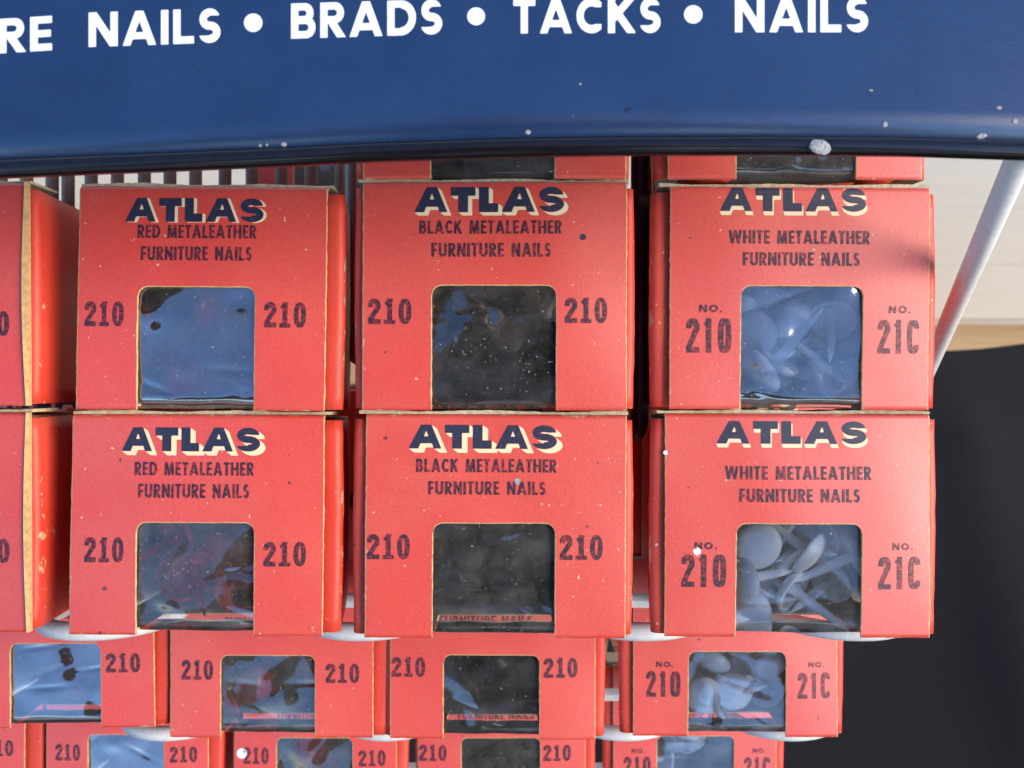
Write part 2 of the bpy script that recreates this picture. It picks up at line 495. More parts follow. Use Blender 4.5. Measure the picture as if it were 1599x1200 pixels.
TEXT = {}
def text2d(text, style, ext=None):
    """verts normalised so the line fills [0,1] x [0,1]"""
    key = (text, style, ext)
    if key in TEXT: return TEXT[key]
    t, k, gap, res = {'sign': (.118, .98, .15, 44), 'line': (.098, .60, .10, 26), 'number': (.105, .86, .14, 34), 'gothic': (.085, .66, .13, 30),
                      'tiny': (.13, 1.0, .26, 20), 'atlas': (.185, 1.0, .15, 34)}[style]
    f, W = line_field(text, t, k, gap, style)
    fx, H, xo, yo = f, 1.0, 0.0, 0.0
    if ext is not None:
        dx, dy = ext
        def fx(X, Y):
            r = np.full(X.shape, 9.0)
            for q in range(1, 9):
                s = q / 8
                # shift by resampling the analytic field
                r = np.minimum(r, f(X - dx * s, Y + dy * s))
            return np.maximum(r - 0.01, -(f(X, Y) - 0.012))
        yo = -dy; xo = 0; 
        V, Fc = contour(fx, W + dx, 1 + dy, res, 0, -dy)
    else:
        rnd = np.random.RandomState(len(text) * 7 + 3)
        V, Fc = contour(fx, W, 1.0, res)
    out = ([(x / W, y) for x, y in V], Fc)
    TEXT[key] = out
    return out

# ------------------------------------------------------------------ nail boxes
class Panel:
    """front panel surface of one box: x across, s along the card from the bottom edge, folding over the top edge"""
    def __init__(self, W, H, bulge, seed, lean=0.0):
        self.W, self.H, self.b, self.r = W, H, bulge, 0.0011
        rnd = random.Random(seed)
        self.ph = [rnd.uniform(0, 6.28) for _ in range(6)]
        self.lean = lean
    def y(self, x, z):
        u = 2 * x / self.W; v = z / self.H
        p = self.ph
        b = -self.b * (1 - u * u) * (0.35 + 0.65 * math.sin(math.pi * min(max(v, 0), 1) * 0.9 + .15))
        wv = 0.00024 * math.sin(2.1 * u + p[0] + 1.3 * v) + 0.00018 * math.sin(5.3 * v + p[1] + u) + 0.00007 * math.sin(7 * u + 5 * v + p[2])
        return b + wv
    def at(self, x, s, off=0.0):
        h = self.H - self.r
        if s <= h:
            return Vector((x, self.y(x, s) - off, s))
        a = min((s - h) / self.r, 1.9)
        y0 = self.y(x, h); rr = self.r + off
        return Vector((x, y0 + self.r - rr * math.cos(a), h + rr * math.sin(a)))

DEPTH = 0.041
def carton(label, group, y, L, Rr, T, B, left, right, win, texts, kind, filmkey='film_clear', roll=0.0, pitch=0.0, yaw=0.0, seed=1, bulge=0.0007,
           nails=8, flap=True, nail_label=None, open_bottom=True, film_amp=1.0, extra=(), edge_strip=0):
    rnd = random.Random(seed)
    sc = (D + y) / F
    W, H = (Rr - L) * sc, (B - T) * sc
    base = loc((L + Rr) / 2, B, y)
    root = empty('nail_box', FRAME @ Matrix.Translation(base) @ Matrix.Rotation(R(yaw), 4, 'Z') @ Matrix.Rotation(R(pitch), 4, 'X') @ Matrix.Rotation(R(roll), 4, 'Y'))
    tag(root, label, 'box', group)
    P = Panel(W, H, bulge * (0.6 + (seed * 37 % 11) / 9.0), seed)
    wl, wr, wt = (win[0] - (L + Rr) / 2) * sc, (win[1] - (L + Rr) / 2) * sc, (B - win[2]) * sc
    cr = 0.0021 * (sc / (D / F)) ** 0 * 1.0
    # ---- front panel
    jit = lambda: rnd.gauss(0, 0.00003)
    nl, nm, nr = 10, 26, 10
    top_xs = [wl + (wr - wl) * (0.5 - 0.5 * math.cos(math.pi * i / nm)) for i in range(nm + 1)]
    e = 0.00022
    def strip(x0, x1, n): return [x0, x0 + e] + [x0 + e + (x1 - x0 - 2 * e) * i / (n - 2) for i in range(1, n - 2)] + [x1 - e, x1]
    xs = strip(-W / 2, wl, nl)[:-1] + top_xs + strip(wr, W / 2, nr)[1:]
    MI = []
    def zb(x):
        if x <= wl or x >= wr: return wt - cr
        d = min(x - wl, wr - x)
        if d >= cr: return wt + jit()
        return wt - cr + math.sqrt(max(cr * cr - (cr - d) ** 2, 0))
    V, Fc = [], []
    nu, nlo = 22, 22
    rows = []
    hfold = H - P.r
    for i, x in enumerate(xs):
        z0 = zb(x); colm = []
        ss = [z0, z0 + e + abs(jit())] + [z0 + e + (hfold - z0 - e) * j / (nu - 1) for j in range(1, nu)] + [hfold + P.r * 1.6 * j / 6 for j in range(1, 7)]
        for s in ss:
            xx = x + (jit() * 1.6 if i in (0, len(xs) - 1) else 0)
            colm.append(len(V)); V.append(P.at(xx, s))
        rows.append(colm)
    for i in range(len(xs) - 1):
        for j in range(len(rows[0]) - 1):
            Fc.append((rows[i][j], rows[i + 1][j], rows[i + 1][j + 1], rows[i][j + 1]))
            MI.append(2 if i in (0, len(xs) - 2) or (j == 0 and nl <= i < nl + nm) else 0)
    for (i0, i1) in ((0, nl), (nl + nm, nl + nm + nr)):
        low = []
        for i in range(i0, i1 + 1):
            x = xs[i]; c = []
            for j in range(nlo):
                s = (wt - cr) * j / nlo
                xx = x + (jit() * 1.2 if i in (i0, i1) else jit() * 1.5 if i in (i0 + 1, i1 - 1) else 0)
                c.append(len(V)); V.append(P.at(xx, s + (jit() if j == 0 else 0)))
            c.append(rows[i][0]); low.append(c)
        for a in range(len(low) - 1):
            for j in range(nlo):
                Fc.append((low[a][j], low[a + 1][j], low[a + 1][j + 1], low[a][j + 1]))
                MI.append(2 if a in (0, len(low) - 2) else 0)
    fp = obj('front_panel', V, Fc, [M['red'], M['inside'], M['kraft_edge']], root, True, MI)
    so = fp.modifiers.new('card', 'SOLIDIFY'); so.thickness = 0.00048; so.offset = -1; so.material_offset = 1; so.material_offset_rim = 2; so.use_even_offset = True
    # ---- shell behind the front panel (sides, back, bottom)
    y1 = 0.0011
    a, b = left * sc, right * sc
    def section(z):
        v = z / H
        sw = 0.0004 * math.sin(math.pi * v)
        out = []
        for sgn, e in ((-1, a), (1, b)):
            e2 = max(e, 0.0004) + sw; rc = min(0.0018, 0.0006 + e2 * .6)
            xo = W / 2 + e2
            pts = [(W / 2 - 0.006, y1 + 0.0001), (xo - rc, y1)]
            for q in range(1, 6):
                an = math.pi / 2 * q / 6
                pts.append((xo - rc + rc * math.sin(an), y1 + rc - rc * math.cos(an)))
            pts += [(xo, y1 + rc), (xo - 0.0016, DEPTH * .35), (xo - 0.0036, DEPTH * .7), (xo - 0.0055, DEPTH)]
            pts = [(sgn * px, py) for px, py in pts]
            out.append(pts)
        return out[0] + out[1][::-1]
    nz = 14; V, Fc = [], []; n = len(section(0))
    sj = [rnd.gauss(0, 0.00005) for _ in range(nz + 1)]
    for j in range(nz + 1):
        z = 0.0004 + (H - 0.0016) * j / nz
        for (px, py) in section(z):
            V.append((px + sj[j] * (1 if py > y1 else 0), py, z))
    for j in range(nz):
        for i in range(n - 1):
            Fc.append((j * n + i, (j + 1) * n + i, (j + 1) * n + i + 1, j * n + i + 1))
    # bottom with the window running under, and top
    bz, tz = 0.0008, H - 0.0010
    xl, xr = -W / 2 - max(a, .0004) + .0060, W / 2 + max(b, .0004) - .0060
    cut = 0.016 if open_bottom else 0.0012
    def quad(x0, x1, yy0, yy1, z, flip):
        o = len(V)
        V.extend([(x0, yy0, z), (x1, yy0, z), (x1, yy1, z), (x0, yy1, z)])
        Fc.append((o, o + 1, o + 2, o + 3) if not flip else (o + 3, o + 2, o + 1, o))
    quad(xl, wl, y1 + .0006, cut, bz, True); quad(wr, xr, y1 + .0006, cut, bz, True); quad(xl, xr, cut, DEPTH - .0006, bz, True)
    quad(xl, xr, 0.0030, DEPTH - .0006, tz, False)
    sh = obj('carton_shell', V, Fc, [M['red_side'], M['inside'], M['kraft_edge']], root, True)
    s2 = sh.modifiers.new('card', 'SOLIDIFY'); s2.thickness = 0.00045; s2.offset = -1; s2.material_offset = 1; s2.material_offset_rim = 2
    # ---- raw grey edge of the tuck flap lying on the top fold
    if flap:
        V, Fc = [], []
        nx = 40; x0, x1 = -W / 2 - max(a * .6, 0), W / 2 + b * .3
        for i in range(nx + 1):
            x = x0 + (x1 - x0) * i / nx
            h = 0.0007 + 0.00016 * math.sin(i * .33 + seed) + rnd.uniform(-.00008, .00010)
            yy = 0.0012 + 0.0002 * math.sin(i * .21 + seed * 2)
            zz = H + 0.00006
            V += [(x, yy, zz), (x, yy + .0001, zz + h), (x, 0.012, zz + h), (x, 0.012, zz)]
        for i in range(nx):
            for q in range(4):
                Fc.append((i * 4 + q, (i + 1) * 4 + q, (i + 1) * 4 + (q + 1) % 4, i * 4 + (q + 1) % 4))
        Fc += [(0, 1, 2, 3), (nx * 4 + 3, nx * 4 + 2, nx * 4 + 1, nx * 4)]
        obj('tuck_flap', V, Fc, M['kraft_flap'], root)
    if edge_strip:
        V, Fc = [], []
        for j in range(25):
            z = H * j / 24; v = j / 24
            xa = W / 2 - edge_strip * math.sin(math.pi * min(1, v * 1.02)) * .8 + .0002; xb = W / 2 + .0006
            V += [(xa, -.0007, z), (xb, -.0002, z), (xb, .0010, z), (xa, .0002, z)]
        for j in range(24):
            for q in range(4):
                Fc.append((j * 4 + q, j * 4 + (q + 1) % 4, j * 4 + 4 + (q + 1) % 4, j * 4 + 4 + q))
        Fc += [(3, 2, 1, 0), (96, 97, 98, 99)]
        obj('raw_card_edge', V, Fc, M['kraft_edge'], root)
    # ---- film
    nx, ns = 64, 84
    rb = 0.0030
    x0, x1 = wl - .0014, wr + .0014
    wv = [(rnd.uniform(x0, x1), rnd.uniform(-.2, 1) * wt, rnd.uniform(.0022, .0055), rnd.uniform(.0022, .0055), rnd.uniform(-1, 1) * .00042, rnd.uniform(0, 3.14)) for _ in range(11)]
    cre = [(rnd.uniform(x0, x1), rnd.uniform(0, wt), rnd.uniform(-.6, .6), rnd.uniform(.0005, .001), rnd.uniform(.5, 1) * .00016) for _ in range(4)]
    V, Fc = [], []
    stot = (wt + .002 - rb) + rb * math.pi / 2 + 0.010
    for j in range(ns + 1):
        s = stot * j / ns
        flat = wt + .002 - rb
        for i in range(nx + 1):
            x = x0 + (x1 - x0) * i / nx
            zc = wt + .002 - s
            d = 0
            for (cx, cz, sx, sz, am, an) in wv:
                ca, sa = math.cos(an), math.sin(an); dx, dz = x - cx, zc - cz
                d += am * math.exp(-((dx * ca + dz * sa) / sx) ** 2 - ((-dx * sa + dz * ca) / sz) ** 2)
            for (cx, cz, an, sg, am) in cre:
                ca, sa = math.cos(an), math.sin(an); dx, dz = x - cx, zc - cz
                d += am * math.exp(-((-dx * sa + dz * ca) / sg) ** 2) * math.exp(-((dx * ca + dz * sa) / .006) ** 2)
            d += 0.00010 * math.sin(x * 420 + seed) * math.sin(zc * 330 + seed * 2)
            d *= film_amp
            yb = P.y(x, max(zc, 0)) + 0.00075
            if s <= flat:
                q = Vector((x, yb + min(max(d, -.0009), .0012) * 1.0 + .0002, zc))
            elif s <= flat + rb * math.pi / 2:
                an = (s - flat) / rb
                q = Vector((x, yb + .0002 + rb - (rb - d * .6) * math.cos(an), rb - (rb - d * .6) * math.sin(an) + .0002))
            else:
                q = Vector((x, yb + .0002 + rb + (s - flat - rb * math.pi / 2), .0002 + d * .6))
            V.append(q)
    for j in range(ns):
        for i in range(nx):
            o = j * (nx + 1) + i
            Fc.append((o, o + nx + 1, o + nx + 2, o + 1))
    obj('film_window', V, Fc, M[filmkey], root, True)
    # ---- printing
    for name, txt, style, x0, x1, yt, yb, mk, ext in texts:
        V2, F2 = text2d(txt, style, ext)
        ax, az = (x0 - (L + Rr) / 2) * sc, (B - yb) * sc
        sx, sz = (x1 - x0) * sc, (yb - yt) * sc
        off = 0.00005 if ext is None else 0.00003
        obj(name, [P.at(ax + u * sx, az + v * sz, off) for u, v in V2], F2, M[mk], root)
    # ---- nails
    if nails:
        placed = []
        made = 0; tries = 0
        for (px, py, dp, dr) in extra:
            q = loc(px, py, y + dp) - base
            o = bpy.data.objects.new('furniture_nail', NAIL[kind]); COL.objects.link(o)
            o.matrix_world = root.matrix_world @ Matrix.Translation(q) @ Vector((0, 1, 0)).rotation_difference(Vector(dr)).to_matrix().to_4x4()
            tag(o, nail_label, 'nail', nail_label + 's')
            placed.append(tuple(q))
        while made < nails and tries < 900:
            tries += 1
            x = rnd.uniform(wl - .002, wr + .002); z = rnd.uniform(.006, wt + .003) if kind != 'pile' else 0
            yy = rnd.uniform(.0072 if not extra else .017, .024)
            if any((x - q[0]) ** 2 + (yy - q[1]) ** 2 + (z - q[2]) ** 2 < .0062 ** 2 for q in placed): continue
            e = Matrix.Rotation(rnd.uniform(0, 6.28), 4, 'Y') @ Matrix.Rotation(rnd.choice((0, math.pi, math.pi)) + rnd.uniform(-1.1, 1.1), 4, 'X') @ Matrix.Rotation(rnd.uniform(-.7, .7), 4, 'Z')
            tip = Vector((x, yy, z)) + (e @ Vector((0, 1, 0))) * .0158
            if tip.y < .0055 or tip.y > DEPTH - .002 or tip.z < .003 or tip.z > H - .002 or abs(tip.x) > W / 2 - .002: continue
            placed.append((x, yy, z)); made += 1
            o = bpy.data.objects.new('furniture_nail', NAIL[kind]); COL.objects.link(o)
            o.matrix_world = root.matrix_world @ Matrix.Translation((x, yy, z)) @ e
            tag(o, nail_label, 'nail', nail_label + 's')
    return root

def nail_mesh(m):
    prof = []
    Rh, hh = 0.0057, 0.0027
    for i in range(9):
        a = i / 8; prof.append((Rh * math.sin(a * math.pi / 2), hh * math.cos(a * math.pi / 2)))
    prof += [(Rh * .98, -.0005), (Rh * .89, -.0005), (Rh * .80, .0006), (Rh * .5, .0016), (0.0016, .0017), (0.00125, .0006), (0.0011, -.008), (0.0008, -.0125), (0.00005, -.0155)]
    n = 28; V, Fc = [], []
    for (r, z) in prof:
        for k in range(n):
            a = 2 * math.pi * k / n; V.append((max(r, 1e-5) * math.cos(a), -z, max(r, 1e-5) * math.sin(a)))
    for j in range(len(prof) - 1):
        for k in range(n):
            Fc.append((j * n + k, j * n + (k + 1) % n, (j + 1) * n + (k + 1) % n, (j + 1) * n + k))
    me = bpy.data.meshes.new('furniture_nail'); me.from_pydata(V, [], Fc); me.materials.append(m)
    me.polygons.foreach_set('use_smooth', [True] * len(me.polygons)); me.update()
    return me
NAIL = {'white': nail_mesh(M['nail_white']), 'red': nail_mesh(M['nail_red']), 'black': nail_mesh(M['nail_black'])}

def atlas(x0, x1, yt, yb, ext=(.22, .17)):
    return [('title_shadow', 'ATLAS', 'atlas', x0, x1, yt, yb, 'cream', ext), ('title_lettering', 'ATLAS', 'atlas', x0, x1, yt, yb, 'ink_title', None)]
def line(t, x0, x1, yt, yb): return [('product_lettering', t, 'line', x0, x1, yt, yb, 'ink_text', None)]
def spot(px, py, r, mk): return [('card_spot', '*', 'sign', px - r, px + r, py - 2 * r, py + 2 * r, mk, None)]
def num(t, x0, x1, yt, yb, st='number', mk='ink_number'): return [('number_lettering', t, st, x0, x1, yt, yb, mk, None)]

# measured layouts (photo pixels) of the three kinds of box, lower row of the top tier
TPL = {
 'red': dict(rect=(108, 505, 648, 992), win=(213, 397, 817), texts=atlas(188, 405, 668, 705) + line('RED METALEATHER', 209, 396, 722, 743) + line('FURNITURE NAILS', 215, 389, 756, 778)
             + num('210', 131, 193, 840, 879) + num('210', 412, 478, 846, 884)),
 'black': dict(rect=(570, 977, 648, 996), win=(676, 866, 818), texts=atlas(637, 868, 664, 701) + line('BLACK METALEATHER', 649, 868, 717, 738) + line('FURNITURE NAILS', 668, 851, 752, 773)
             + num('210', 573, 640, 835, 874) + num('210', 874, 941, 835, 874)),
 'white': dict(rect=(1038, 1451, 647, 995), win=(1149, 1343, 818), texts=atlas(1118, 1350, 658, 693, (.05, .17)) + line('WHITE METALEATHER', 1131, 1358, 728, 749) + line('FURNITURE NAILS', 1153, 1340, 763, 784)
             + num('NO.', 1084, 1119, 847, 858, 'tiny') + num('210', 1064, 1133, 866, 917, 'gothic') + num('NO.', 1391, 1424, 847, 858, 'tiny', 'ink_faded') + num('21C', 1369, 1436, 868, 919, 'gothic', 'ink_faded')),
}
def from_tpl(kind, L, Rr, B, H, drop=0):
    t = TPL[kind]; l, r, tt, bb = t['rect']
    fx = lambda x: L + (x - l) / (r - l) * (Rr - L)
    fy = lambda y: B + (y - bb) / (bb - tt) * H
    win = (fx(t['win'][0]), fx(t['win'][1]), fy(t['win'][2]))
    texts = [(n, s, st, fx(a), fx(b), fy(c), fy(d), mk, e) for (n, s, st, a, b, c, d, mk, e) in t['texts']]
    return win, texts

# ------------------------------------------------------------------ setting: ground, wall, table
def world_obj(name, v, f, m, label=None, cat=None, kind=None):
    o = obj(name, v, f, m)
    return tag(o, label, cat, None, kind)

def wood_mat(name, a, b, scale):
    m, nt, p = mat(name)
    tc = N(nt, 'ShaderNodeTexCoord').outputs['Object']
    mp = N(nt, 'ShaderNodeMapping'); mp.inputs['Scale'].default_value = scale
    nt.links.new(tc, mp.inputs[0])
    n = noise_n(nt, 6, 6, 0.65, mp.outputs[0])
    c = ramp(nt, n.outputs[0], [(0.3, a), (0.7, b)])
    nt.links.new(c.outputs[0], p.inputs['Base Color']); p.inputs['Roughness'].default_value = 0.7
    bump(nt, p, n.outputs[0], 0.3, 0.002)
    return m
M['siding'] = wood_mat('cream_painted_clapboard', (0.52, 0.47, 0.39), (0.57, 0.52, 0.44), (2, 2, 40))
M['deck'] = wood_mat('tan_deck_boards', (0.40, 0.25, 0.12), (0.56, 0.38, 0.20), (1, 20, 1))
M['ground'] = plain('pale_concrete', (0.35, 0.32, 0.28), 0.9, nscale=8, amt=0.2)

WALL_Y = 1.22
DECK_Z = CAM.z - 0.909
world_obj('ground', *box_geo(-40, 40, -40, 40, -0.3, DECK_Z - 0.05), M['ground'], kind='structure')
world_obj('deck', *box_geo(-3, 3, 0.72, WALL_Y + .05, DECK_Z - 0.045, DECK_Z), M['deck'], kind='structure')
V, Fc = [], []
ex = 0.105
for q in range(22):
    z0 = DECK_Z + 0.03 + q * ex
    o = len(V)
    V += [(-2.6, WALL_Y - .0013, z0), (2.6, WALL_Y - .0013, z0), (2.6, WALL_Y, z0 + ex), (-2.6, WALL_Y, z0 + ex), (-2.6, WALL_Y + .02, z0), (2.6, WALL_Y + .02, z0)]
    Fc += [(o, o + 1, o + 2, o + 3), (o + 4, o + 5, o + 1, o)]
o = len(V)
V += [(-2.6, WALL_Y + .021, DECK_Z), (2.6, WALL_Y + .021, DECK_Z), (2.6, WALL_Y + .021, DECK_Z + .03 + 22 * ex), (-2.6, WALL_Y + .021, DECK_Z + .03 + 22 * ex)]
Fc.append((o, o + 1, o + 2, o + 3))
world_obj('clapboard_wall', V, Fc, M['siding'], 'cream painted clapboard wall blurred behind the rack and its slanting strut', 'wall')

m, nt, p = mat('black_cloth')
n1 = noise_n(nt, 1800, 2, 0.6)
c = ramp(nt, n1.outputs[0], [(0.3, (0.008, 0.0073, 0.0075)), (0.7, (0.019, 0.0172, 0.0178))])
nt.links.new(c.outputs[0], p.inputs['Base Color']); p.inputs['Roughness'].default_value = 0.95
p.inputs['Specular IOR Level'].default_value = 0.15
M['cloth'] = m
TAB_Z = CAM.z - 0.50
def cloth():
    # cloth lying over the table and hanging at its back edge, with soft folds
    n = 160; V, Fc = [], []
    for j in range(n + 1):
        for i in range(n + 1):
            x = -1.0 + 2.0 * i / n; v = j / n
            back = 0.634 + 0.16 * (min(max(x, .1), .6) - .39)
            y = -0.35 + (back + 0.35 + 0.42) * v
            fl = min(1, max(.12, (back - y) / .12)); z = TAB_Z + fl * (0.006 * math.sin(11 * x + 7 * y) + 0.004 * math.sin(19 * y - 8 * x) + 0.005 * max(0, math.sin(26 * x - 5 * y + 1)) ** 4 + 0.004 * max(0, math.sin(21 * y + 9 * x)) ** 6)
            if y > back:
                d = y - back; r = 0.02
                z -= max(0, d - r * .4); y = back + min(d, r) + 0.01 * math.sin(26 * x) * min(1, d / .1)
            V.append((x, y, z))
    for j in range(n):
        for i in range(n):
            o = j * (n + 1) + i
            Fc.append((o, o + 1, o + n + 2, o + n + 1))
    return V, Fc
o = obj('tablecloth', *cloth(), M['cloth'], None, True)
s = o.modifiers.new('thick', 'SOLIDIFY'); s.thickness = 0.0015
tag(o, 'black cloth over the table beside and under the rack', 'tablecloth')
tb = empty('display_table', Matrix.Translation((0, 0.1, TAB_Z)))
tag(tb, 'table hidden under the black cloth', 'table')
obj('tabletop', *box_geo(-.95, .95, -.4, .42, -.04, -.012), M['deck'], tb)
for sx in (-.85, .85):
    for sy in (-.34, .36):
        obj('leg', *box_geo(sx - .03, sx + .03, sy - .03, sy + .03, DECK_Z - .05 - TAB_Z, -.042), M['deck'], tb)

# ------------------------------------------------------------------ rack
rack = empty('display_rack', FRAME)
tag(rack, 'wire display rack with navy header sign and pale looped shelf wires', 'display rack')

def uloop(px, chord, py, y0, rad=0.0022):
    """U shaped floor wire: the bend faces the viewer just under the box bottoms"""
    zt = loc(px, py, y0).z
    R0 = 0.0155
    cx = loc(px, py, y0).x
    pts = [(cx - R0, y0 + R0 + .028, zt)]
    for q in range(0, 17):
        a = math.pi * q / 16
        pts.append((cx - R0 * math.cos(a), y0 + R0 - R0 * math.sin(a), zt))
    pts.append((cx + R0, y0 + R0 + .028, zt))
    return tube(pts, rad, 14)
Y1, Y2, Y3 = 0.0, 0.054, 0.110
for px in (130, 562, 1008, 1345):
    obj('shelf_loop', *uloop(px, 80, 987, Y1 + .0125), M['wire_white'], rack, True)
for px in (-150, 255, 602, 978, 1240):
    obj('shelf_loop', *uloop(px, 60, 1146, Y2 + .0125), M['wire_white'], rack, True)
for px in (60, 350, 640, 935, 1170):
    obj('shelf_loop', *uloop(px, 60, 1262, Y3 + .0125), M['wire_white'], rack, True)
# cross bars carrying the loops
for yy, py, x0, x1 in ((Y1 + .0435, 987, -500, 1390), (Y2 + .046, 1146, -420, 1270), (Y3 + .046, 1262, -350, 1200)):
    z = loc(0, py, Y1 + .0125 if yy < .05 else (Y2 + .0125 if yy < .101 else Y3 + .0125)).z
    obj('cross_bar', *tube([(loc(x0, 0, yy).x, yy, z), (loc(x1, 0, yy).x, yy, z)], .002, 12), M['wire_white'], rack, True)
# close-set back rods
for px in (-160, -118, -78, -38, 2, 42, 82, 107, 143, 184, 226, 266, 306, 352, 394, 440, 486, 533):
    q = loc(px, 300, .06)
    obj('back_rod', *tube([(q.x, .06, .034), (q.x, .06, .14)], .0018, 12), M['wire_dull'], rack, True)
obj('cross_bar', *tube([(-.26, .0585, .036), (.10, .0585, .036)], .0018, 12), M['wire_dull'], rack, True)
# divider hairpins between the columns
def hairpin(px, py_end, y=.020, m='wire_dark', r=.0021):
    z = loc(px, py_end, y).z; x = loc(px, 0, y).x
    pts = [(x, y, .14), (x, y, z + .008)]
    for q in range(0, 9):
        a = math.pi / 2 * q / 8
        pts.append((x, y + .008 - .008 * math.cos(a), z + .008 - .008 * math.sin(a)))
    pts.append((x, y + .028, z))
    return tube(pts, r, 14)
obj('divider_wire', *hairpin(1000, 678, .022, r=.0023), M['wire_dark'], rack, True)
obj('divider_wire', *hairpin(549, 560, .030, r=.0015), M['wire_dull'], rack, True)
obj('divider_wire', *hairpin(1016, 470, .034, r=.0011), M['wire_dull'], rack, True)
# posts down to the table
def to_local(p): return FRAME.inverted() @ Vector(p)
for sx in (-.09, .088):
    top = FRAME @ Vector((sx, .112, -.02))
    obj('post', *tube([to_local(top), to_local((top.x, top.y, TAB_Z + .004))], .0022, 12), M['wire_white'], rack, True)
# side frame and slanting strut
a, b = loc(1597, 236, -.046), loc(1457, 560, .058)
d = (b - a)
b = b + d * .15
d = b - a
obj('strut', *tube([a, a + d * .33, a + d * .66, b, b + Vector((-.004, .02, -.008))], .00232, 18), M['wire_white'], rack, True)

# header sign
SY = -.050
def sign_z(px):
    pts = [(-900, 298), (-400, 280), (0, 255), (200, 247), (400, 239), (600, 229), (800, 222), (1000, 219), (1200, 218), (1400, 219), (1680, 226)]
    for (x0, y0), (x1, y1) in zip(pts, pts[1:]):
        if px <= x1:
            t = (px - x0) / (x1 - x0); t = t * t * (3 - 2 * t) * .3 + t * .7
            return y0 + (y1 - y0) * t
    return pts[-1][1]
SIGN_LEAN = 0.12
def bow_at(px): return 0.0010 * math.sin((px + 900) / 2500 * math.pi)
def sign_at(px, py, off=0):
    z0 = loc(px, sign_z(px), SY).z; k = (600 - py) / F; b = bow_at(px)
    h = (k * (D + SY - b) - z0) / (1 - k * (SIGN_LEAN - 8 * b))
    d = D + SY + h * SIGN_LEAN - b * (1 + h * 8)
    return Vector(((px - 800) / F * d, d - D - off, z0 + h))
def sign_pt(px, h, off=0):
    """px along the bottom edge, h metres up the sheet"""
    q = loc(px, sign_z(px), SY)
    bow = bow_at(px)
    y = SY + h * SIGN_LEAN - bow * (1 + h * 8) - off
    return Vector((q.x, y, q.z + h))
nx, nh = 70, 14
V = [sign_pt(-900 + (1668 + 900) * i / nx, 0.075 * j / nh) for j in range(nh + 1) for i in range(nx + 1)]
Fc = [(j * (nx + 1) + i, j * (nx + 1) + i + 1, (j + 1) * (nx + 1) + i + 1, (j + 1) * (nx + 1) + i) for j in range(nh) for i in range(nx)]
sg = obj('sign_panel', V, Fc, M['sign'], rack, True)
s = sg.modifiers.new('sheet', 'SOLIDIFY'); s.thickness = .0009; s.offset = -1
rim = [sign_pt(-900 + (1666 + 900) * i / 60, -.0011) + Vector((0, .0006, 0)) for i in range(61)]
obj('rolled_rim', *tube(rim, .00165, 16), M['sign_rim'], sg, True)
obj('side_rim', *tube([sign_pt(1668, -.0011 + .076 * i / 10) + Vector((.0006, .0004, 0)) for i in range(11)], .0014, 14), M['sign_rim'], sg, True)
def sign_text(t, x0, x1, yb_l, yb_r, cap):
    V2, F2 = text2d(t, 'sign')
    out = []
    for u, v in V2:
        px = x0 + (x1 - x0) * u
        py = yb_l + (yb_r - yb_l) * u - cap * v
        out.append(sign_at(px, py, .00004))
    return obj('sign_lettering', out, F2, M['sign_text'], sg)
sign_text('FURNITURE', -322, 82, 104, 79, 54)
sign_text('NAILS', 139, 345, 74, 67, 54)
sign_text('BRADS', 455, 691, 61, 54, 55)
sign_text('TACKS', 802, 1032, 53, 52, 55)
sign_text('NAILS', 1148, 1356, 51, 51, 56)
for px, py, r in ((396, 36, 14.5), (744, 26, 14), (1083, 23, 14.5)):
    V, Fc = [], []
    for k in range(32):
        a = 2 * math.pi * k / 32
        V.append(sign_at(px + r * math.cos(a), py - r * math.sin(a), .00004))
    obj('sign_lettering', V, [tuple(range(32))], M['sign_text'], sg)
# blobs of pale paint stuck to the sign
def blob(px, py, rx, ry, th, seed, y_extra=0.0):
    rnd = random.Random(seed); V, Fc = [], []
    c = sign_at(px, py, .0001 + y_extra); k = (D + SY) / F
    rr = [1 + .12 * math.sin(k * .63 + seed) + rnd.uniform(-.07, .07) for k in range(20)]
    for ring_i, (s, hh) in enumerate(((1, 0), (.85, .6), (.5, 1))):
        for q in range(20):
            a = 2 * math.pi * q / 20
            V.append(c + Vector((rx * k * s * rr[q] * math.cos(a), -th * hh * rnd.uniform(.8, 1.2), ry * k * s * rr[q] * math.sin(a))))
    V.append(c + Vector((0, -th, 0)))
    for r_ in range(2):
        for q in range(20):
            Fc.append((r_ * 20 + q, r_ * 20 + (q + 1) % 20, r_ * 20 + 20 + (q + 1) % 20, r_ * 20 + 20 + q))
    for q in range(20): Fc.append((40 + q, 40 + (q + 1) % 20, 60))
    obj('paint_drip', V, Fc, M['chip'], sg, True)
blob(1277, 233, 16, 12, .00022, 3, .0012)
for px, py, rx, ry in ((1533, 213, 8, 4), (1382, 195, 4, 4), (825, 207, 4, 4), (444, 226, 5, 3), (407, 228, 3, 2), (417, 227, 2, 2), (1560, 169, 4, 3), (906, 132, 2, 2), (1585, 190, 4, 4), (1360, 142, 3, 2)):
    blob(px, py, rx, ry, .0001, px)

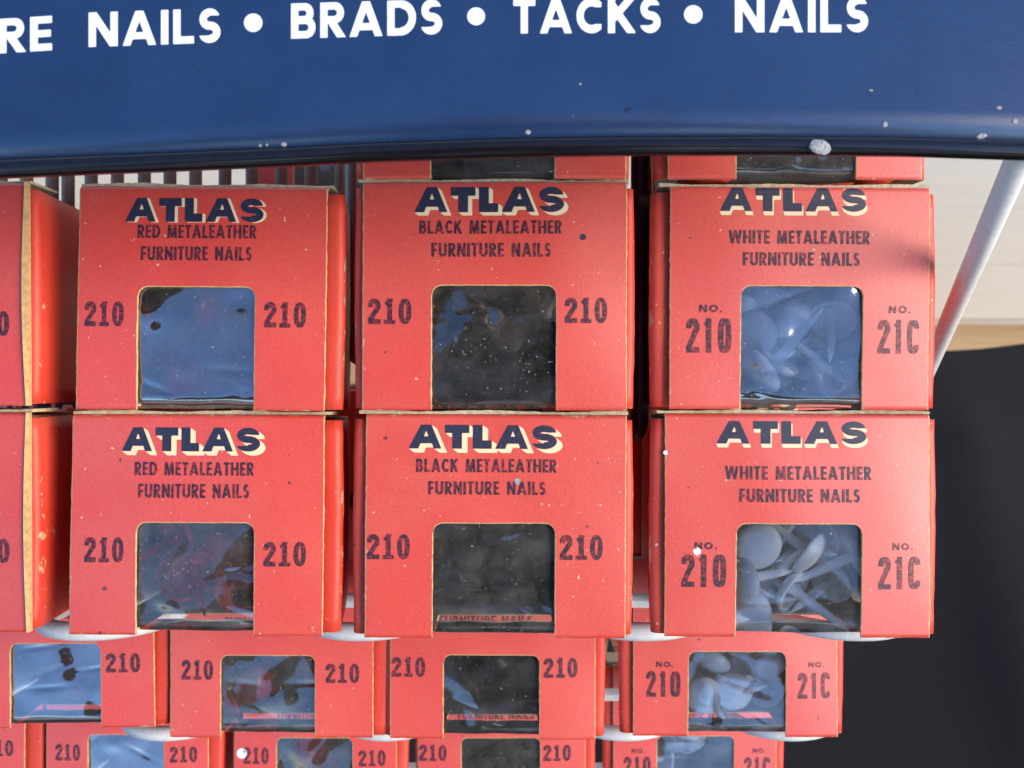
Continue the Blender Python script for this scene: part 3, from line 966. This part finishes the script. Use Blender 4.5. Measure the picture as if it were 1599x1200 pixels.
# ------------------------------------------------------------------ the boxes of the top tier
G = 'red nail boxes stacked in the rack'
NW = 'white domed nail behind the film of the %s'
WR, WL = TPL['red'], TPL['white']
t = atlas(191, 408, 309, 346, (.13, .03)) + line('RED METALEATHER', 211, 398, 351, 372) + line('FURNITURE NAILS', 217, 391, 385, 407) + num('210', 130, 192, 472, 511) + num('210', 412, 477, 471, 511)
carton('box of red nails with blue sky mirrored in its window, below bare back rods', G, Y1, 118, 508, 290, 641, 1, 24, (214, 397, 449), t, 'red', 'film_shiny', roll=.5, pitch=-1, seed=11, nails=9,
       nail_label='red domed nail behind the film of the upper red-nail box', film_amp=1.5)
carton('box of red nails with one red head showing behind its film, above a pale loop', G, Y1, 108, 505, 648, 992, 1, 24, WR['win'], WR['texts'], 'red', 'film_clear', roll=.2, pitch=-1, seed=12, nails=7, extra=[(352, 918, .0085, (.9, .42, .25)), (384, 882, .011, (.35, .85, -.45)), (300, 890, .012, (.5, -.8, -.6))],
       nail_label='red domed nail behind the film of the lower red-nail box', film_amp=1.3)
t = atlas(647, 880, 293, 332, (.16, .13)) + line('BLACK METALEATHER', 655, 877, 345, 366) + line('FURNITURE NAILS', 674, 860, 380, 402) + num('210', 575, 643, 467, 507) + num('210', 882, 948, 465, 505) + spot(910, 371, 5, 'ink_title')
carton('box of black nails with a hazy bluish window and a speck beside its title', G, Y1, 566, 979, 284, 641, 13, 12, (675, 868, 447), t, 'black', 'film_dusty', roll=.1, seed=13, nails=9,
       nail_label='black domed nail behind the film of the upper black-nail box')
carton('box of black nails with clear dark window and a pinhole in the word NAILS', G, Y1, 570, 977, 648, 996, 20, 11, TPL['black']['win'], TPL['black']['texts'] + spot(807, 752, 5, 'chip'), 'black', 'film_clear', roll=.3, seed=14, nails=9,
       nail_label='black domed nail behind the film of the lower black-nail box')
t = atlas(1122, 1350, 294, 331, (.05, .17)) + line('WHITE METALEATHER', 1136, 1356, 361, 382) + line('FURNITURE NAILS', 1158, 1340, 395, 416) + num('NO.', 1091, 1127, 477, 489, 'tiny') + num('210', 1071, 1141, 498, 552, 'gothic') \
    + num('NO.', 1387, 1422, 477, 489, 'tiny', 'ink_faded') + num('21C', 1370, 1436, 499, 552, 'gothic', 'ink_faded')
carton('box of white nails veiled by blue reflections, beside the slanting strut', G, Y1, 1045, 1451, 292, 640, 26, 14, (1156, 1346, 448), t, 'white', 'film_veiled', roll=.3, seed=15, nails=8, film_amp=1.45,
       extra=[(1190, 580, .010, (.9, .2, .6)), (1215, 560, .011, (.6, -.4, .8)), (1262, 560, .0185, (.3, -.75, -.35)), (1310, 590, .012, (-.8, -.2, .6)), (1230, 500, .014, (.5, .6, -.7)), (1300, 500, .014, (-.3, -.7, -.7)), (1180, 520, .014, (.7, .6, .3))],
       nail_label='white domed nail behind the film of the upper white-nail box')
carton('box of white nails seen clearly through its film, beside the black cloth', G, Y1, 1038, 1451, 647, 995, 19, 15, TPL['white']['win'], TPL['white']['texts'] + spot(1088, 861, 6, 'sign_text') + spot(1039, 708, 3.5, 'sign_text'), 'white', 'film_thin', roll=.2, seed=16, nails=9,
       nail_label='white domed nail behind the film of the lower white-nail box', film_amp=.7,
       extra=[(1184, 853, .0085, (-.15, 1, .2)), (1162, 905, .0085, (1, .35, .1)), (1262, 862, .009, (-.75, .45, .6)), (1225, 842, .016, (.8, -.35, -.5)), (1240, 922, .0135, (.75, -.72, -.55)), (1202, 900, .016, (.35, -.75, .6)),
              (1296, 908, .018, (-.75, -.5, -.35)), (1332, 868, .009, (-.9, .15, -.45)), (1212, 872, .021, (.3, -.8, -.6)), (1170, 948, .016, (.6, .7, .35)), (1280, 838, .017, (-.8, -.45, -.3))])
# boxes cut by the left edge
win, t = from_tpl('red', -345, 48, 635, 346)
carton('box cut by the photo edge with tan raw card edge, in the upper left row', G, Y1, -345, 48, 289, 635, 1, 12, win, t, 'red', 'film_clear', roll=-.4, yaw=-3, seed=17, nails=0, edge_strip=.0010)
win, t = from_tpl('red', -345, 49, 985, 340)
carton('box cut by the photo edge standing on the leftmost pale loop', G, Y1, -345, 49, 645, 985, 1, 10, win, t, 'red', 'film_clear', roll=-.2, yaw=-3, seed=18, nails=0, edge_strip=.0008)
# third boxes whose lower edges show under the sign
win, t = from_tpl('black', 567, 978, 281, 350)
carton('box with black window, only its bottom strip showing under the sign', G, Y1 + .001, 567, 978, -69, 281, 12, 6, win, t, 'black', 'film_clear', seed=19, nails=6, flap=False,
       nail_label='black domed nail in the box half hidden by the sign')
win, t = from_tpl('white', 1043, 1440, 281, 345)
carton('box with glossy dark window bottom under the sign, left of the strut top', G, Y1 + .001, 1043, 1440, -64, 281, 18, 10, win, t, 'black', 'film_clear', seed=20, nails=6, flap=False,
       nail_label='dark nail in the topmost box of the white-nail column')
win, t = from_tpl('black', 400, 760, 330, 250)
carton('shaded box glimpsed behind the back rods under the sign', G, .10, 400, 640, 60, 300, 2, 2, (460, 580, 180), [], 'black', 'film_clear', seed=21, nails=0, flap=False)

# ------------------------------------------------------------------ second tier (set back, below)
H2 = 275
specs = [
 ('red', -80, 242, 1137, 2, 20, (18, 158, 1005), 'film_shiny', 'box with blue mirrored window, cut by the left edge below the pale loop', -.2, 31),
 ('red', 266, 583, 1152, 2, 22, (346, 492, 1023), 'film_clear', 'box of red nails with dark window, lower tier beneath the red-nail stack', .3, 32),
 ('black', 609, 930, 1154, 7, 15, (693, 842, 1023), 'film_dusty', 'box of black nails in the lower tier with dull grey window and torn right edge', .2, 33),
 ('white', 989, 1308, 1150, 19, 12, (1075, 1226, 1017), 'film_clear', 'box of white nails with a bright crumpled film corner, lower tier by the cloth', .1, 34),
]
for kind, L, Rr, B, lf, rt, win, fk, lab, rl, sd_ in specs:
    w_, t = from_tpl(kind, L, Rr, B, H2)
    carton(lab, G, Y2, L, Rr, B - H2, B, lf, rt, win, t, kind, fk, roll=rl, seed=sd_, nails=8 if kind != 'white' else 11, nail_label='%s domed nail behind the film of %s' % (kind, {31: 'the lower tier box cut by the edge', 32: 'the lower tier red-nail box', 33: 'the lower tier black-nail box', 34: 'the lower tier white-nail box'}[sd_]),
           extra=() if kind != 'white' else [(1099, 1086, .0075, (.1, 1, .15)), (1146, 1080, .0085, (-.05, 1, .1)), (1112, 1032, .011, (.5, .7, .8)), (1122, 1092, .009, (.85, -.25, .35)), (1205, 1036, .012, (-.3, .8, .5)), (1196, 1075, .016, (-.6, -.7, .5))])
labs = ['hidden box at far left behind the upper front row', 'hidden box behind the lower front box of red nails', 'box edge glimpsed in the gap beside the lower front box of black nails', 'box edge glimpsed in the gap left of the lower front white-nail box']
for (kind, L, Rr, B, lf, rt, win, fk, lab, rl, sd_), lb in zip(specs, labs):
    B2 = B - H2 + 6
    dx = {'black': 4, 'white': 14}.get(kind, 0)
    w_, t = from_tpl(kind, L + dx, Rr + dx, B2, H2)
    carton(lb, G, Y2 + .001, L + dx, Rr + dx, B2 - H2, B2, lf, rt, w_, t, kind, fk, seed=sd_ + 10, nails=0)

# ------------------------------------------------------------------ third tier
H3 = 228
specs = [
 ('red', -220, 40, 1252, 2, 24, 'box corner at the bottom left edge, third tier', 51),
 ('red', 73, 326, 1262, 2, 19, 'box with pale blue window at the bottom edge, left of the white-spotted one', 52),
 ('red', 366, 620, 1268, 3, 16, 'box with a white spot on its number at the bottom edge', 53),
 ('black', 653, 915, 1268, 3, 14, 'box with dark grey window at the bottom edge, below the black-nail boxes', 54),
 ('white', 958, 1213, 1266, 14, 13, 'box of white nails at the bottom edge nearest the black cloth', 55),
]
for kind, L, Rr, B, lf, rt, lab, sd_ in specs:
    win, t = from_tpl(kind, L, Rr, B, H3)
    if sd_ == 53: t = t + spot(378, 1177, 8, 'sign_text')
    carton(lab, G, Y3, L, Rr, B - H3, B, lf, rt, win, t, kind, 'film_shiny' if sd_ == 52 else 'film_clear', seed=sd_, nails=0 if sd_ == 51 else 6,
           nail_label='%s domed nail in the bottom tier box %s' % (kind, {51: '', 52: 'with the blue window', 53: 'with the white spot', 54: 'with the grey window', 55: 'nearest the cloth'}[sd_]))

# ------------------------------------------------------------------ the photographer, leaning in behind the camera (seen mirrored in the films)
M['skin'] = plain('skin', (0.45, 0.26, 0.18), 0.5, nscale=200, amt=0.06)
M['jacket'] = plain('dark_jacket', (0.018, 0.020, 0.026), 0.85, nscale=400, amt=0.25)
M['trousers'] = plain('dark_trousers', (0.03, 0.035, 0.05), 0.85, nscale=400, amt=0.2)
M['hair'] = plain('brown_hair', (0.035, 0.022, 0.014), 0.6, nscale=600, amt=0.3)
M['body_black'] = plain('black_camera_body', (0.02, 0.02, 0.022), 0.4, nscale=600, amt=0.1)
def skinned(name, pts, edges, rad, m, parent=None, sub=2, root=0):
    me = bpy.data.meshes.new(name); me.from_pydata(pts, edges, []); me.materials.append(m)
    o = bpy.data.objects.new(name, me); COL.objects.link(o)
    sk = o.modifiers.new('skin', 'SKIN'); sk.use_smooth_shade = True
    for i, r in enumerate(rad):
        d = me.skin_vertices[0].data[i]; d.radius = r if isinstance(r, tuple) else (r, r)
        d.use_root = i == root
    ss = o.modifiers.new('sub', 'SUBSURF'); ss.levels = sub; ss.render_levels = sub
    if parent: o.parent = parent
    return o
GZ = DECK_Z - 0.05
pp = [(0, -.80, .88), (0, -.66, .97), (0, -.50, 1.06), (0, -.37, 1.11), (0, -.30, 1.155), (0, -.25, 1.20), (0, -.225, 1.27), (0, -.215, 1.33),
      (.18, -.36, 1.10), (.27, -.30, .93), (.12, -.13, .985), (-.18, -.36, 1.10), (-.27, -.30, .93), (-.12, -.13, .985),
      (.10, -.80, .84), (.12, -.70, .45), (.12, -.78, GZ + .07), (.13, -.63, GZ + .04), (-.10, -.80, .84), (-.12, -.68, .45), (-.12, -.76, GZ + .07), (-.13, -.61, GZ + .04)]
ed = [(0, 1), (1, 2), (2, 3), (3, 4), (4, 5), (5, 6), (6, 7), (3, 8), (8, 9), (9, 10), (3, 11), (11, 12), (12, 13), (0, 14), (14, 15), (15, 16), (16, 17), (0, 18), (18, 19), (19, 20), (20, 21)]
rd = [(.15, .11), (.145, .105), (.155, .11), (.14, .09), .055, .058, (.078, .092), (.06, .07), .068, .045, .030, .068, .045, .030, .088, .058, .043, .04, .088, .058, .043, .04]
body = skinned('person', pp, ed, rd, M['jacket'])
tag(body, 'photographer in dark jacket leaning over the camera, mirrored in the window films', 'person')
# head: skull with brow, nose, ears and hair, tilted towards the boxes
HM = Matrix.Translation((0, -.222, 1.275)) @ Matrix.Rotation(R(-34), 4, 'X')
def headv():
    V, Fc = [], []; nu, nv = 40, 28
    for j in range(nv + 1):
        ph = math.pi * j / nv
        for i in range(nu):
            th = 2 * math.pi * i / nu
            x, y, z = math.sin(ph) * math.cos(th), math.sin(ph) * math.sin(th), math.cos(ph)
            q = Vector((x * .076 * (1 - .18 * max(0, -z)), y * .098, z * .118))
            if y > 0:
                q.y += .020 * math.exp(-(x / .16) ** 2 - ((z + .12) / .20) ** 2)         # nose
                q.y -= .012 * (math.exp(-((x - .38) / .2) ** 2 - ((z - .06) / .12) ** 2) + math.exp(-((x + .38) / .2) ** 2 - ((z - .06) / .12) ** 2))   # eye sockets
                q.y += .006 * math.exp(-(x / .3) ** 2 - ((z + .46) / .07) ** 2)          # lips
                q.y += .008 * math.exp(-(x / .3) ** 2 - ((z + .78) / .15) ** 2)          # chin
            V.append(HM @ q)
    for j in range(nv):
        for i in range(nu):
            a = j * nu + i; b = j * nu + (i + 1) % nu
            Fc.append((a, a + nu, b + nu, b))
    return V, Fc
obj('head', *headv(), M['skin'], body, True)
V, Fc = [], []; nu, nv = 40, 14
for j in range(nv + 1):
    for i in range(nu):
        th = 2 * math.pi * i / nu; lim = 1.95 - .95 * max(0, math.sin(th)); ph = lim * j / nv
        V.append(HM @ Vector((math.sin(ph) * math.cos(th) * .082, math.sin(ph) * math.sin(th) * .104, math.cos(ph) * .125)))
for j in range(nv):
    for i in range(nu):
        a = j * nu + i; b = j * nu + (i + 1) % nu
        Fc.append((a, a + nu, b + nu, b))
obj('hair', V, Fc, M['hair'], body, True)
for s_ in (-1, 1):
    ear = [HM @ Vector((s_ * .077, -.005 + .018 * math.cos(k * .63), .0 + .030 * math.sin(k * .63))) for k in range(11)]
    obj('ear', *tube(ear, .006, 8), M['skin'], body, True)
    eye = HM @ Vector((s_ * .030, .082, .008))
    o = [(eye + Vector((.012 * math.sin(p_) * math.cos(t_), .008 * math.sin(p_) * math.sin(t_), .009 * math.cos(p_)))) for p_ in (0.01, .8, 1.57, 2.3, 3.13) for t_ in [k * 2 * math.pi / 10 for k in range(10)]]
    obj('eye', o, [(j * 10 + i, j * 10 + (i + 1) % 10, j * 10 + 10 + (i + 1) % 10, j * 10 + 10 + i) for j in range(4) for i in range(10)], M['sign_text'], body, True)
# compact camera just behind the point of view, and the two hands closed round it
CM = Matrix.Translation(CAM) @ RX
def cl(x, y, z): return CM @ Vector((x, y, z))
cam_o = empty('compact_camera', CM @ Matrix.Translation((0, -.025, 0)))
tag(cam_o, 'small black compact camera held in both hands by the photographer', 'camera')
bd = obj('body', *box_geo(-.048, .048, -.022, .002, -.028, .028), M['body_black'], cam_o)
bv = bd.modifiers.new('bevel', 'BEVEL'); bv.width = .004; bv.segments = 3
obj('lens_barrel', *tube([(0, .002, 0), (0, .012, 0)], .020, 32), M['body_black'], cam_o, True)
for s_ in (-1, 1):
    pts = [cl(s_ * .115, -.10, -.075), cl(s_ * .085, -.055, -.035), cl(s_ * .068, -.038, -.004)]; eds = [(0, 1), (1, 2)]; rr = [.026, (.024, .016), (.024, .013)]
    for k in range(4):
        z = .021 - .0145 * k; L_ = (.92, 1.0, .95, .8)[k]
        o = len(pts)
        pts += [cl(s_ * .066, -.026, z), cl(s_ * .060, -.008, z), cl(s_ * (.060 - .012 * L_), .004, z - .001), cl(s_ * (.060 - .026 * L_), .0095, z - .002)]
        eds += [(2, o), (o, o + 1), (o + 1, o + 2), (o + 2, o + 3)]; rr += [.0085, .0082, .0078, .0068]
    o = len(pts)
    pts += [cl(s_ * .060, -.052, -.020), cl(s_ * .045, -.056, -.012), cl(s_ * .028, -.053, -.004)]
    eds += [(1, o), (o, o + 1), (o + 1, o + 2)]; rr += [.011, .0095, .008]
    h = skinned('hand', pts, eds, rr, M['skin'], body, 2, 1)
